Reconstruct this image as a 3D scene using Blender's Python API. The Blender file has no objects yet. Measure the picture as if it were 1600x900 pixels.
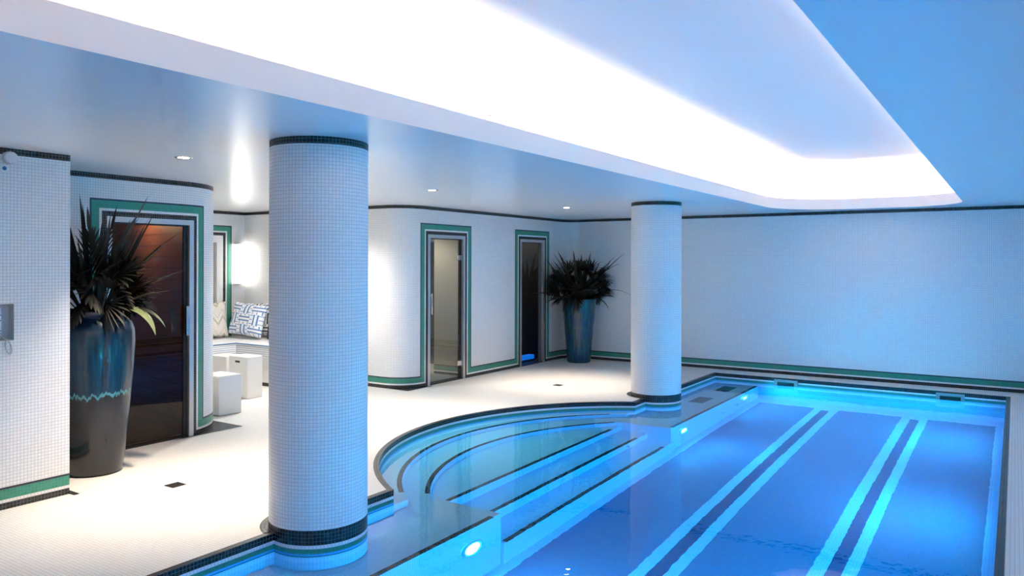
import bpy, bmesh, math, random
from math import sin, cos, pi, sqrt, radians, atan2
from mathutils import Vector, Matrix
from mathutils.geometry import tessellate_polygon

random.seed(7)
SC = bpy.context.scene
COL = SC.collection
T = 0.0215            # mosaic tile pitch (m)
H = 2.336             # ceiling height
WL = -0.092           # water level
FLOORZ = -1.25        # pool bottom

# ------------------------------------------------------------------ materials
MATS = {}


def nt(name):
    m = bpy.data.materials.new(name)
    m.use_nodes = True
    t = m.node_tree
    b = t.nodes['Principled BSDF']
    MATS[name] = m
    return m, t, b


def mnode(t, op, a, b=None, c=None):
    n = t.nodes.new('ShaderNodeMath')
    n.operation = op
    for i, v in enumerate((a, b, c)):
        if v is None:
            continue
        if isinstance(v, (int, float)):
            n.inputs[i].default_value = v
        else:
            t.links.new(v, n.inputs[i])
    return n.outputs[0]


def mixc(t, fac, a, b):
    n = t.nodes.new('ShaderNodeMix')
    n.data_type = 'RGBA'
    if isinstance(fac, (int, float)):
        n.inputs[0].default_value = fac
    else:
        t.links.new(fac, n.inputs[0])
    for i, v in ((6, a), (7, b)):
        if isinstance(v, tuple):
            n.inputs[i].default_value = (*v, 1)
        else:
            t.links.new(v, n.inputs[i])
    return n.outputs[2]


def plain(name, col, rough=0.5, metal=0.0, spec=0.5, coat=0.0, noise=0.0, nscale=20.0):
    m, t, b = nt(name)
    b.inputs['Base Color'].default_value = (*col, 1)
    b.inputs['Roughness'].default_value = rough
    b.inputs['Metallic'].default_value = metal
    b.inputs['Specular IOR Level'].default_value = spec
    b.inputs['Coat Weight'].default_value = coat
    if noise:
        n = t.nodes.new('ShaderNodeTexNoise')
        n.inputs['Scale'].default_value = nscale
        tc = t.nodes.new('ShaderNodeTexCoord')
        t.links.new(tc.outputs['Object'], n.inputs['Vector'])
        dark = tuple(c * (1 - noise) for c in col)
        t.links.new(mixc(t, n.outputs[0], dark, tuple(min(1, c * (1 + noise)) for c in col)), b.inputs['Base Color'])
    return m


def emit(name, col, strength):
    m, t, b = nt(name)
    b.inputs['Base Color'].default_value = (0.8, 0.8, 0.8, 1)
    b.inputs['Emission Color'].default_value = (*col, 1)
    b.inputs['Emission Strength'].default_value = strength
    return m


def mosaic(name, col, grout, rough=0.3, var=0.06, gw=0.07, spec=0.5):
    """square glass mosaic laid out by the UV map, which is in metres"""
    m, t, b = nt(name)
    uv = t.nodes.new('ShaderNodeUVMap')
    sep = t.nodes.new('ShaderNodeSeparateXYZ')
    t.links.new(uv.outputs[0], sep.inputs[0])
    u = mnode(t, 'DIVIDE', sep.outputs[0], T)
    v = mnode(t, 'DIVIDE', sep.outputs[1], T)
    fu = mnode(t, 'ABSOLUTE', mnode(t, 'SUBTRACT', mnode(t, 'FRACT', u), 0.5))
    fv = mnode(t, 'ABSOLUTE', mnode(t, 'SUBTRACT', mnode(t, 'FRACT', v), 0.5))
    mask = mnode(t, 'GREATER_THAN', mnode(t, 'MAXIMUM', fu, fv), 0.5 - gw)
    comb = t.nodes.new('ShaderNodeCombineXYZ')
    t.links.new(mnode(t, 'FLOOR', u), comb.inputs[0])
    t.links.new(mnode(t, 'FLOOR', v), comb.inputs[1])
    wn = t.nodes.new('ShaderNodeTexWhiteNoise')
    wn.noise_dimensions = '2D'
    t.links.new(comb.outputs[0], wn.inputs['Vector'])
    tile = mixc(t, wn.outputs[0], tuple(c * (1 - var) for c in col), tuple(min(1, c * (1 + var)) for c in col))
    t.links.new(mixc(t, mask, tile, grout), b.inputs['Base Color'])
    t.links.new(mnode(t, 'ADD', mnode(t, 'MULTIPLY', mask, 0.5), rough), b.inputs['Roughness'])
    b.inputs['Specular IOR Level'].default_value = spec
    return m


mosaic('tile_white', (0.80, 0.80, 0.80), (0.55, 0.54, 0.53), 0.35, 0.03)
mosaic('tile_floor', (0.80, 0.785, 0.75), (0.58, 0.56, 0.53), 0.42, 0.03)
mosaic('tile_black', (0.012, 0.013, 0.015), (0.10, 0.10, 0.10), 0.25, 0.4)
mosaic('tile_green', (0.030, 0.24, 0.165), (0.08, 0.30, 0.22), 0.3, 0.12)
mosaic('tile_navy', (0.010, 0.022, 0.045), (0.05, 0.06, 0.08), 0.3, 0.3)
mosaic('tile_pool', (0.62, 0.84, 0.95), (0.46, 0.66, 0.77), 0.4, 0.03)
mosaic('tile_azure', (0.08, 0.40, 0.66), (0.14, 0.45, 0.68), 0.4, 0.06)
mosaic('tile_blue', (0.005, 0.20, 0.31), (0.015, 0.24, 0.36), 0.4, 0.10)
mosaic('tile_lane', (0.002, 0.06, 0.15), (0.01, 0.09, 0.19), 0.4, 0.3)
plain('ceiling_paint', (0.82, 0.82, 0.82), 0.27, spec=0.9, coat=0.0)
plain('cove_paint', (0.84, 0.81, 0.79), 0.6)
plain('white_plaster', (0.80, 0.79, 0.77), 0.6)
plain('aluminium', (0.55, 0.55, 0.54), 0.35, metal=0.7)
plain('steel', (0.62, 0.62, 0.62), 0.22, metal=1.0)
plain('black_rubber', (0.008, 0.008, 0.008), 0.5)
plain('dark_stone', (0.035, 0.036, 0.036), 0.5, noise=0.4, nscale=40)
plain('white_plastic', (0.78, 0.78, 0.78), 0.35)
plain('grey_plastic', (0.55, 0.56, 0.55), 0.4)
plain('pale_plastic', (0.60, 0.68, 0.74), 0.35)
plain('sticker_blue', (0.02, 0.10, 0.30), 0.4)
plain('shell_grey', (0.30, 0.29, 0.27), 0.7)
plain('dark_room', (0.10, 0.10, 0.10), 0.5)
plain('beige_wall', (0.42, 0.38, 0.31), 0.5)
plain('mattress_white', (0.80, 0.80, 0.80), 0.9)
plain('stool_white', (0.74, 0.73, 0.71), 0.45)
plain('pillow_white', (0.74, 0.76, 0.80), 0.9)
plain('pillow_blue', (0.10, 0.22, 0.42), 0.9)
plain('pillow_dark', (0.035, 0.035, 0.04), 0.9)
plain('pillow_cream', (0.74, 0.68, 0.60), 0.9)
plain('pillow_tan', (0.50, 0.44, 0.32), 0.9)
plain('soil', (0.02, 0.016, 0.012), 0.9)
plain('lens_ring', (0.55, 0.62, 0.68), 0.3)
plain('grille_bar', (0.07, 0.13, 0.20), 0.5)
plain('grille_dark', (0.015, 0.03, 0.055), 0.5)
emit('led_warm', (1.0, 0.76, 0.58), 37.0)
emit('lamp_white', (1.0, 0.95, 0.86), 60.0)
emit('sconce_white', (1.0, 0.94, 0.85), 7.0)
emit('blue_glow', (0.0, 0.20, 1.0), 2.5)
emit('pool_lamp', (0.008, 0.62, 1.0), 430.0)
emit('pool_lamp_wide', (0.006, 0.62, 1.0), 450.0)


def leafmat(name, a, b_, rough):
    m, t, b = nt(name)
    n = t.nodes.new('ShaderNodeTexNoise')
    n.inputs['Scale'].default_value = 9
    tc = t.nodes.new('ShaderNodeTexCoord')
    t.links.new(tc.outputs['Object'], n.inputs['Vector'])
    t.links.new(mixc(t, n.outputs[0], a, b_), b.inputs['Base Color'])
    b.inputs['Roughness'].default_value = rough
    return m


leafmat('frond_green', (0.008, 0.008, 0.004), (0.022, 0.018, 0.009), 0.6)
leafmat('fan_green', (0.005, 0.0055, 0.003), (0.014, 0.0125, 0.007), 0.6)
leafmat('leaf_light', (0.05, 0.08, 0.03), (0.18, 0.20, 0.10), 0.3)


def wood():
    m, t, b = nt('sauna_wood')
    tc = t.nodes.new('ShaderNodeTexCoord')
    sep = t.nodes.new('ShaderNodeSeparateXYZ')
    t.links.new(tc.outputs['Object'], sep.inputs[0])
    f = mnode(t, 'FRACT', mnode(t, 'DIVIDE', sep.outputs[2], 0.11))
    line = mnode(t, 'LESS_THAN', f, 0.07)
    mp = t.nodes.new('ShaderNodeMapping')
    mp.inputs['Scale'].default_value = (3, 3, 40)
    t.links.new(tc.outputs['Object'], mp.inputs[0])
    n = t.nodes.new('ShaderNodeTexNoise')
    n.inputs['Scale'].default_value = 2
    t.links.new(mp.outputs[0], n.inputs['Vector'])
    grain = mixc(t, n.outputs[0], (0.13, 0.055, 0.028), (0.24, 0.11, 0.06))
    t.links.new(mixc(t, line, grain, (0.04, 0.018, 0.01)), b.inputs['Base Color'])
    b.inputs['Roughness'].default_value = 0.55


wood()


def stripes():
    m, t, b = nt('striped_linen')
    tc = t.nodes.new('ShaderNodeTexCoord')
    sep = t.nodes.new('ShaderNodeSeparateXYZ')
    t.links.new(tc.outputs['Object'], sep.inputs[0])
    f = mnode(t, 'FRACT', mnode(t, 'DIVIDE', sep.outputs[2], 0.026))
    line = mnode(t, 'LESS_THAN', f, 0.4)
    t.links.new(mixc(t, line, (0.80, 0.80, 0.80), (0.42, 0.47, 0.55)), b.inputs['Base Color'])
    b.inputs['Roughness'].default_value = 0.9


stripes()


def glaze(name, zc, upper, low):
    """running reactive glaze: teal-blue above a ragged drip line, brown-grey below"""
    m, t, b = nt(name)
    tc = t.nodes.new('ShaderNodeTexCoord')
    sep = t.nodes.new('ShaderNodeSeparateXYZ')
    t.links.new(tc.outputs['Object'], sep.inputs[0])
    mp = t.nodes.new('ShaderNodeMapping')
    mp.inputs['Scale'].default_value = (34, 34, 2.2)
    t.links.new(tc.outputs['Object'], mp.inputs[0])
    st = t.nodes.new('ShaderNodeTexNoise')
    st.inputs['Scale'].default_value = 1.0
    st.inputs['Detail'].default_value = 5
    t.links.new(mp.outputs[0], st.inputs['Vector'])
    big = t.nodes.new('ShaderNodeTexNoise')
    big.inputs['Scale'].default_value = 5.0
    t.links.new(tc.outputs['Object'], big.inputs['Vector'])
    ramp = t.nodes.new('ShaderNodeValToRGB')
    ramp.color_ramp.elements[0].position = 0.36
    ramp.color_ramp.elements[1].position = 0.68
    t.links.new(st.outputs[0], ramp.inputs[0])
    up = mixc(t, ramp.outputs[0], upper[0], upper[1])
    up = mixc(t, mnode(t, 'MULTIPLY', mnode(t, 'GREATER_THAN', big.outputs[0], 0.56), 0.5), up, upper[2])
    lo = mixc(t, ramp.outputs[0], low[0], low[1])
    zz = mnode(t, 'ADD', sep.outputs[2], mnode(t, 'MULTIPLY', mnode(t, 'SUBTRACT', st.outputs[0], 0.5), 0.16))
    above = mnode(t, 'GREATER_THAN', zz, zc)
    near = mnode(t, 'LESS_THAN', mnode(t, 'ABSOLUTE', mnode(t, 'SUBTRACT', zz, zc + 0.012)), 0.012)
    c = mixc(t, above, lo, up)
    c = mixc(t, mnode(t, 'MULTIPLY', near, 0.7), c, (0.06, 0.24, 0.25))
    t.links.new(c, b.inputs['Base Color'])
    b.inputs['Roughness'].default_value = 0.22
    b.inputs['Coat Weight'].default_value = 0.15
    b.inputs['Coat Roughness'].default_value = 0.08


glaze('glaze_dark', 0.60, ((0.002, 0.012, 0.030), (0.005, 0.040, 0.060), (0.003, 0.018, 0.05)),
      ((0.004, 0.007, 0.014), (0.018, 0.016, 0.016)))
glaze('glaze_teal', -1.0, ((0.005, 0.04, 0.07), (0.012, 0.09, 0.12), (0.008, 0.035, 0.13)),
      ((0.03, 0.03, 0.03), (0.08, 0.07, 0.06)))


def glass(name, tint, refl=1.0):
    m = bpy.data.materials.new(name)
    m.use_nodes = True
    t = m.node_tree
    t.nodes.clear()
    out = t.nodes.new('ShaderNodeOutputMaterial')
    tr = t.nodes.new('ShaderNodeBsdfTransparent')
    tr.inputs[0].default_value = (*tint, 1)
    gl = t.nodes.new('ShaderNodeBsdfGlossy')
    gl.inputs['Roughness'].default_value = 0.0
    fr = t.nodes.new('ShaderNodeFresnel')
    # the same 1.5 on both faces of the pane (the ray is not bent inside it)
    ge = t.nodes.new('ShaderNodeNewGeometry')
    t.links.new(mnode(t, 'ADD', mnode(t, 'MULTIPLY', ge.outputs['Backfacing'], 1 / 1.5 - 1.5), 1.5), fr.inputs[0])
    mx = t.nodes.new('ShaderNodeMixShader')
    t.links.new(mnode(t, 'MULTIPLY', fr.outputs[0], refl), mx.inputs[0])
    t.links.new(tr.outputs[0], mx.inputs[1])
    t.links.new(gl.outputs[0], mx.inputs[2])
    t.links.new(mx.outputs[0], out.inputs[0])
    MATS[name] = m


glass('clear_glass', (0.86, 0.88, 0.87))
glass('bronze_glass', (0.55, 0.50, 0.46), 0.7)
glass('smoked_glass', (0.50, 0.50, 0.50), 1.0)


def water():
    m = bpy.data.materials.new('water')
    m.use_nodes = True
    t = m.node_tree
    t.nodes.clear()
    out = t.nodes.new('ShaderNodeOutputMaterial')
    gl = t.nodes.new('ShaderNodeBsdfGlass')
    gl.inputs['IOR'].default_value = 1.33
    gl.inputs['Roughness'].default_value = 0.0
    tc = t.nodes.new('ShaderNodeTexCoord')
    n1 = t.nodes.new('ShaderNodeTexNoise')
    n1.inputs['Scale'].default_value = 13.0
    n1.inputs['Detail'].default_value = 1.0
    t.links.new(tc.outputs['Object'], n1.inputs['Vector'])
    n2 = t.nodes.new('ShaderNodeTexNoise')
    n2.inputs['Scale'].default_value = 2.2
    n2.inputs['Detail'].default_value = 0.0
    t.links.new(tc.outputs['Object'], n2.inputs['Vector'])
    bp = t.nodes.new('ShaderNodeBump')
    bp.inputs['Strength'].default_value = 1.0
    bp.inputs['Distance'].default_value = 0.0017
    t.links.new(mnode(t, 'ADD', mnode(t, 'MULTIPLY', n1.outputs[0], 0.35), n2.outputs[0]), bp.inputs['Height'])
    t.links.new(bp.outputs[0], gl.inputs['Normal'])
    t.links.new(gl.outputs[0], out.inputs[0])
    va = t.nodes.new('ShaderNodeVolumeAbsorption')
    # absorption per metre = (1 - colour) * density
    va.inputs['Color'].default_value = (0.0, 0.83, 0.985, 1)
    va.inputs['Density'].default_value = 0.9
    t.links.new(va.outputs[0], out.inputs['Volume'])
    MATS['water'] = m


water()


def M(n):
    return MATS[n]


# ------------------------------------------------------------------ mesh helpers
def obj(name, bm, mats, parent=None, smooth=False, loc=None):
    me = bpy.data.meshes.new(name)
    if smooth:
        for f in bm.faces:
            f.smooth = True
    bm.normal_update()
    bm.to_mesh(me)
    bm.free()
    if isinstance(mats, str):
        mats = [mats]
    for m in mats:
        me.materials.append(M(m))
    o = bpy.data.objects.new(name, me)
    COL.objects.link(o)
    if loc:
        o.location = loc
    if parent:
        o.parent = parent
    return o


def struct(name, bm, mats, parent=None, smooth=False, loc=None):
    o = obj(name, bm, mats, parent, smooth, loc)
    if not parent:
        o['kind'] = 'structure'
    return o


def tag(o, label, cat, group=None):
    o['label'] = label
    o['category'] = cat
    if group:
        o['group'] = group
    return o


def thing(name, label, cat, loc=(0, 0, 0), rotz=0.0, group=None):
    o = bpy.data.objects.new(name, None)
    COL.objects.link(o)
    o.location = loc
    o.rotation_euler = (0, 0, rotz)
    o.empty_display_size = 0.1
    return tag(o, label, cat, group)


def sempty(name, loc=(0, 0, 0), rotz=0.0):
    o = bpy.data.objects.new(name, None)
    COL.objects.link(o)
    o.location = loc
    o.rotation_euler = (0, 0, rotz)
    o['kind'] = 'structure'
    return o


def B():
    bm = bmesh.new()
    bm.loops.layers.uv.new('UVMap')
    return bm


def quad(bm, pts, uvs=None, mi=0, flip=False):
    vs = [bm.verts.new(p) for p in pts]
    if flip:
        vs = vs[::-1]
        uvs = uvs[::-1] if uvs else None
    f = bm.faces.new(vs)
    f.material_index = mi
    if uvs:
        l = bm.loops.layers.uv.active
        for lp, uv in zip(f.loops, uvs):
            lp[l].uv = uv
    return f


def box(bm, a, b, mi=0, bevel=0.0, seg=2):
    x0, y0, z0 = a
    x1, y1, z1 = b
    r = bmesh.ops.create_cube(bm, size=1, matrix=Matrix.Translation(((x0 + x1) / 2, (y0 + y1) / 2, (z0 + z1) / 2)) @ Matrix.Diagonal((abs(x1 - x0), abs(y1 - y0), abs(z1 - z0), 1)))
    fs = set(f for v in r['verts'] for f in v.link_faces)
    for f in fs:
        f.material_index = mi
    if bevel:
        es = set(e for v in r['verts'] for e in v.link_edges)
        res = bmesh.ops.bevel(bm, geom=list(es), offset=bevel, segments=seg, affect='EDGES', profile=0.5)
        for f in res['faces']:
            f.material_index = mi


def cyl(bm, c, r, h, axis='Z', seg=32, mi=0, r2=None):
    mt = Matrix.Translation(c)
    if axis == 'X':
        mt = mt @ Matrix.Rotation(pi / 2, 4, 'Y')
    elif axis == 'Y':
        mt = mt @ Matrix.Rotation(-pi / 2, 4, 'X')
    res = bmesh.ops.create_cone(bm, cap_ends=True, segments=seg, radius1=r, radius2=r if r2 is None else r2, depth=h, matrix=mt)
    for f in set(f for v in res['verts'] for f in v.link_faces):
        f.material_index = mi


def lathe(bm, prof, seg=48, mi=0):
    rings = []
    for r, z in prof:
        rings.append([bm.verts.new((r * cos(2 * pi * k / seg), r * sin(2 * pi * k / seg), z)) for k in range(seg)])
    for a, b in zip(rings, rings[1:]):
        for k in range(seg):
            f = bm.faces.new((a[k], a[(k + 1) % seg], b[(k + 1) % seg], b[k]))
            f.material_index = mi
            f.smooth = True


def tube(bm, pts, r, seg=8, mi=0):
    pts = [Vector(p) for p in pts]
    rings = []
    for i, p in enumerate(pts):
        d = (pts[min(i + 1, len(pts) - 1)] - pts[max(i - 1, 0)]).normalized()
        up = Vector((0, 0, 1)) if abs(d.z) < 0.9 else Vector((1, 0, 0))
        s = d.cross(up).normalized()
        u = s.cross(d)
        rings.append([bm.verts.new(p + r * (cos(2 * pi * k / seg) * s + sin(2 * pi * k / seg) * u)) for k in range(seg)])
    for a, b in zip(rings, rings[1:]):
        for k in range(seg):
            f = bm.faces.new((a[k], a[(k + 1) % seg], b[(k + 1) % seg], b[k]))
            f.material_index = mi
            f.smooth = True
    bm.faces.new(rings[0][::-1]).material_index = mi
    bm.faces.new(rings[-1]).material_index = mi


def polyface(bm, loops, z, mi=0, up=True):
    """flat polygon with holes at height z, UV = xy"""
    pts = [p for l in loops for p in l]
    vs = [bm.verts.new((p[0], p[1], z)) for p in pts]
    l = bm.loops.layers.uv.active
    for tri in tessellate_polygon([[Vector((p[0], p[1], 0)) for p in lp] for lp in loops]):
        a, b, c = (pts[i] for i in tri)
        area = (b[0] - a[0]) * (c[1] - a[1]) - (c[0] - a[0]) * (b[1] - a[1])
        if abs(area) < 1e-9:
            continue
        idx = tri if (area > 0) == up else tri[::-1]
        try:
            f = bm.faces.new([vs[i] for i in idx])
        except ValueError:
            continue
        f.material_index = mi
        for lp in f.loops:
            lp[l].uv = lp.vert.co.xy


def prism(bm, poly, z0, z1, mi=0, side_mi=None, closed_bottom=True):
    polyface(bm, [poly], z1, mi, True)
    if closed_bottom:
        polyface(bm, [poly], z0, mi, False)
    n = len(poly)
    u = 0.0
    area = sum(poly[i][0] * poly[(i + 1) % n][1] - poly[(i + 1) % n][0] * poly[i][1] for i in range(n))
    for i in range(n):
        a, b = poly[i], poly[(i + 1) % n]
        d = math.dist(a, b)
        quad(bm, [(*a, z0), (*b, z0), (*b, z1), (*a, z1)], [(u, z0), (u + d, z0), (u + d, z1), (u, z1)], mi if side_mi is None else side_mi, flip=area < 0)
        u += d


def offset(poly, d, closed=True):
    """offset to the right-hand side of travel by d (mitred)"""
    n = len(poly)
    out = []
    for i in range(n):
        p = Vector(poly[i])
        a = Vector(poly[i - 1]) if (closed or i > 0) else None
        b = Vector(poly[(i + 1) % n]) if (closed or i < n - 1) else None
        n1 = n2 = None
        if a is not None:
            e = (p - a).normalized()
            n1 = Vector((e.y, -e.x))
        if b is not None:
            e = (b - p).normalized()
            n2 = Vector((e.y, -e.x))
        if n1 is None:
            n1 = n2
        if n2 is None:
            n2 = n1
        m = (n1 + n2)
        m = m / max(0.2, m.length_squared) * 2
        out.append((p.x + m.x * d, p.y + m.y * d))
    return out


def arc(cx, cy, r, a0, a1, n):
    return [(cx + r * cos(a0 + (a1 - a0) * k / n), cy + r * sin(a0 + (a1 - a0) * k / n)) for k in range(n + 1)]


# ------------------------------------------------------------------ walls
WM = ['tile_white', 'tile_black', 'tile_green', 'tile_navy', 'white_plaster', 'grey_plastic']


def pattern(d):
    if d < 2 * T:
        return 1
    if d < 3 * T:
        return 0
    if d < 6 * T:
        return 2
    if d < 6.7 * T:
        return 3
    return 0


def make_wall(name, path, doors=(), holes=(), base=True, top=True, thick=0.10, height=H):
    """tiled wall walked with the room on the right; doors = (u0,u1,ztop); bands follow floor, ceiling and doors"""
    us = [0.0]
    for a, b in zip(path, path[1:]):
        us.append(us[-1] + math.dist(a, b))
    L = us[-1]

    def at(u):
        for i in range(len(us) - 1):
            if u <= us[i + 1] + 1e-9:
                f = (u - us[i]) / (us[i + 1] - us[i])
                a, b = path[i], path[i + 1]
                return (a[0] + (b[0] - a[0]) * f, a[1] + (b[1] - a[1]) * f)
        return path[-1]
    ub = set(round(u, 6) for u in us)
    zb = {0.0, round(height, 6)}
    ks = (2 * T, 3 * T, 6 * T, 6.7 * T)
    if base:
        zb |= {round(k, 6) for k in ks}
    if top:
        zb.add(round(height - 2 * T, 6))
    for u0, u1, zt in doors:
        for k in (0,) + ks:
            for u in (u0 - k, u1 + k):
                if 0 < u < L:
                    ub.add(round(u, 6))
            zb.add(round(zt + k, 6))
    for u0, u1, z0, z1 in holes:
        ub |= {round(u0, 6), round(u1, 6)}
        zb |= {round(z0, 6), round(z1, 6)}
    ub = sorted(ub)
    zb = sorted(zb)
    bm = B()
    l = bm.loops.layers.uv.active
    grid = {}
    for i, u in enumerate(ub):
        x, y = at(u)
        for j, z in enumerate(zb):
            grid[i, j] = bm.verts.new((x, y, z))
    for i in range(len(ub) - 1):
        for j in range(len(zb) - 1):
            uc, zc = (ub[i] + ub[i + 1]) / 2, (zb[j] + zb[j + 1]) / 2
            skip = any(u0 < uc < u1 and zc < zt for u0, u1, zt in doors) or any(u0 < uc < u1 and z0 < zc < z1 for u0, u1, z0, z1 in holes)
            if skip:
                continue
            d = 99.0
            if base:
                d = zc
            for u0, u1, zt in doors:
                dx = max(u0 - uc, uc - u1, 0.0)
                dz = max(zc - zt, 0.0)
                d = min(d, max(dx, dz))
            mi = pattern(d)
            if top and zc > height - 2 * T:
                mi = 1
            f = bm.faces.new((grid[i, j], grid[i + 1, j], grid[i + 1, j + 1], grid[i, j + 1]))
            f.material_index = mi
            for lp, (a, b_) in zip(f.loops, ((i, j), (i + 1, j), (i + 1, j + 1), (i, j + 1))):
                lp[l].uv = (ub[a], zb[b_])
    for v in [v for v in bm.verts if not v.link_faces]:
        bm.verts.remove(v)
    o = struct(name, bm, WM)
    md = o.modifiers.new('thickness', 'SOLIDIFY')
    md.thickness = thick
    md.offset = -1
    return o


XA, XC, XBW = -5.45, -6.33, -6.38
YF = 11.42
YN = -2.5
XR = 0.95
# left near wall with the telephone recess (A) and its return
make_wall('wall_left', [(XA, YN), (XA, 2.735), (XC - 0.12, 2.735)], holes=[(2.20 - YN, 2.383 - YN, 1.09, 1.327)])
# sauna wall with a rounded end, then back into the lounge
pathC = [(XC, 2.735)] + arc(XC - 0.605, 4.175, 0.605, 0, pi / 2, 18) + [(-9.5, 4.78)]
make_wall('wall_sauna', pathC, doors=[(3.475 - 2.735, 4.285 - 2.735, 1.985)])
make_wall('wall_lounge', [(-9.5, 4.78), (-9.5, 7.26)], doors=[(5.95 - 4.78, 6.895 - 4.78, 1.985)])
r = 0.37
pathB = [(-9.5, 7.26)] + arc(XBW - r, 7.26 + r, r, -pi / 2, 0, 14) + [(XBW, YF - 0.28)] + arc(XBW + 0.28, YF - 0.28, 0.28, pi, pi / 2, 10)
uB0 = (XBW - r + 9.5) + r * pi / 2 - (7.26 + r)      # u = Y + uB0 along the straight part
make_wall('wall_pool_left', pathB, doors=[(7.71 + uB0, 8.515 + uB0, 1.972), (9.925 + uB0, 10.66 + uB0, 1.972)])
make_wall('wall_far', [(XBW + 0.28, YF), (XR, YF)])
make_wall('wall_right', [(XR, YF), (XR, YN)])
make_wall('wall_near', [(XR, YN), (XA, YN)])

# ------------------------------------------------------------------ pool plan
XL, XRI, YPF, YPN = -3.66, -0.09, 10.995, 0.6
ACX, ACY, AR = -2.485, 6.10, 2.36


def arc_between(cx, cy, rr, xa=None, n=48):
    """points of the arc bulging to -X, between its crossings with x = xa, from far to near"""
    dx = xa - cx
    a = math.acos(dx / rr)
    return arc(cx, cy, rr, a, 2 * pi - a, n)


# pool rim, clockwise seen from above so that the deck is on the left... walked far-right -> near-right
rim = [(XRI, YPF), (XRI, YPN), (XL, YPN)]
near_far = arc_between(ACX, ACY, AR, XL)[::-1]      # near -> far
rim += near_far
rim += [(XL, YPF)]
CW = 0.045
deck_edge = offset(rim, -CW)
test = offset(rim, 0.01)


def poly_area(p):
    return sum(p[i][0] * p[(i + 1) % len(p)][1] - p[(i + 1) % len(p)][0] * p[i][1] for i in range(len(p))) / 2


if abs(poly_area(deck_edge)) < abs(poly_area(rim)):
    deck_edge = offset(rim, CW)

# floor (deck) with the pool cut out
bm = B()
polyface(bm, [[(-9.6, YN - 0.1), (XR + 0.1, YN - 0.1), (XR + 0.1, YF + 0.1), (-9.6, YF + 0.1)], deck_edge], 0.0)
struct('floor', bm, 'tile_floor')

# coping ring and banded pool wall
bm = B()
n = len(rim)
u = 0.0
for i in range(n):
    a, b = rim[i], rim[(i + 1) % n]
    c, d = deck_edge[(i + 1) % n], deck_edge[i]
    L = math.dist(a, b)
    quad(bm, [(*a, 0), (*b, 0), (*c, 0), (*d, 0)], [(u, 0), (u + L, 0), (u + L, CW), (u, CW)], 0)
    quad(bm, [(*a, 0), (*b, 0), (*b, -2 * T), (*a, -2 * T)], [(u, 0), (u + L, 0), (u + L, -2 * T), (u, -2 * T)], 0)
    u += L
bmesh.ops.remove_doubles(bm, verts=bm.verts, dist=1e-5)
bmesh.ops.recalc_face_normals(bm, faces=bm.faces)
struct('pool_coping', bm, 'tile_black')
bm = B()
u = 0.0
levels = [(-2 * T, -3 * T, 0), (-3 * T, -4.3 * T, 1), (-4.3 * T, -6 * T, 4), (-6 * T, -6.6 * T, 2), (-6.6 * T, FLOORZ, 3)]
for i in range(n):
    a, b = rim[i], rim[(i + 1) % n]
    L = math.dist(a, b)
    for z0, z1, mi in levels:
        quad(bm, [(*a, z1), (*b, z1), (*b, z0), (*a, z0)], [(u, z1), (u + L, z1), (u + L, z0), (u, z0)], mi, flip=True)
    u += L
struct('pool_wall', bm, ['tile_white', 'tile_green', 'tile_navy', 'tile_pool', 'tile_azure'])

# pool bottom: light border, blue fields, lanes
xs = [XRI, -0.19, -0.895, -0.985, -1.085, -1.185, -1.925, -2.02, -2.125, -2.22, -2.94, -3.10]
mi_main = [0, 1, 0, 2, 0, 1, 0, 2, 0, 1, 0]
ys = [YPN, YPN + 0.28, YPN + 0.36, 10.62, 10.71, YPF]
bm = B()
for i in range(len(xs) - 1):
    for j in range(len(ys) - 1):
        mi = mi_main[i]
        if j in (0, 4):
            mi = 0
        if j in (1, 3) and mi == 2:
            mi = 0
        x1, x0, y0, y1 = xs[i], xs[i + 1], ys[j], ys[j + 1]
        quad(bm, [(x0, y0, FLOORZ), (x1, y0, FLOORZ), (x1, y1, FLOORZ), (x0, y1, FLOORZ)], [(x0, y0), (x1, y0), (x1, y1), (x0, y1)], mi)
struct('pool_floor', bm, ['tile_pool', 'tile_blue', 'tile_lane'])

# entry steps and the underwater bench (one built-in block) with black nosings
XE = [-3.62, -3.315, -3.025]
YS0, YS1 = 4.50, 7.71
Z1, Z2 = -0.20, -0.35
XBN = -3.05
n1 = arc_between(-2.26, 6.12, 2.36, -3.70)           # far -> near
n2c = (-1.94, 6.06, 2.35)
a_far = math.asin((YS1 - n2c[1]) / n2c[2])
a_near = math.asin((n2c[1] - YS0) / n2c[2])
n2 = arc(n2c[0], n2c[1], n2c[2], pi - a_far, pi + a_near, 40)     # far -> near
bm = B()
prism(bm, [(-5.0, YS0 - .05), (XE[2], YS0), (XE[2], YS1), (-5.0, YS1 + .05)], FLOORZ, -0.90)
prism(bm, [(-5.0, YS0 - .05), (XE[1], YS0), (XE[1], YS1), (-5.0, YS1 + .05)], -0.90, -0.70)
prism(bm, [(-5.0, YS0 - .05), (XE[0], YS0), (XE[0], YS1), (-5.0, YS1 + .05)], -0.70, -0.50)
benchpoly = [(XBN, YPN), (XBN, YS0)] + n2[::-1] + [(XBN, YS1), (XBN, YPF), (-5.0, YPF), (-5.0, YPN)]
prism(bm, benchpoly, FLOORZ, Z2)
prism(bm, n1 + [(-3.70, 4.0), (-5.05, 4.0), (-5.05, 8.2), (-3.70, 8.2)], Z2, Z1)
steps = struct('pool_steps', bm, 'tile_pool')


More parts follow.
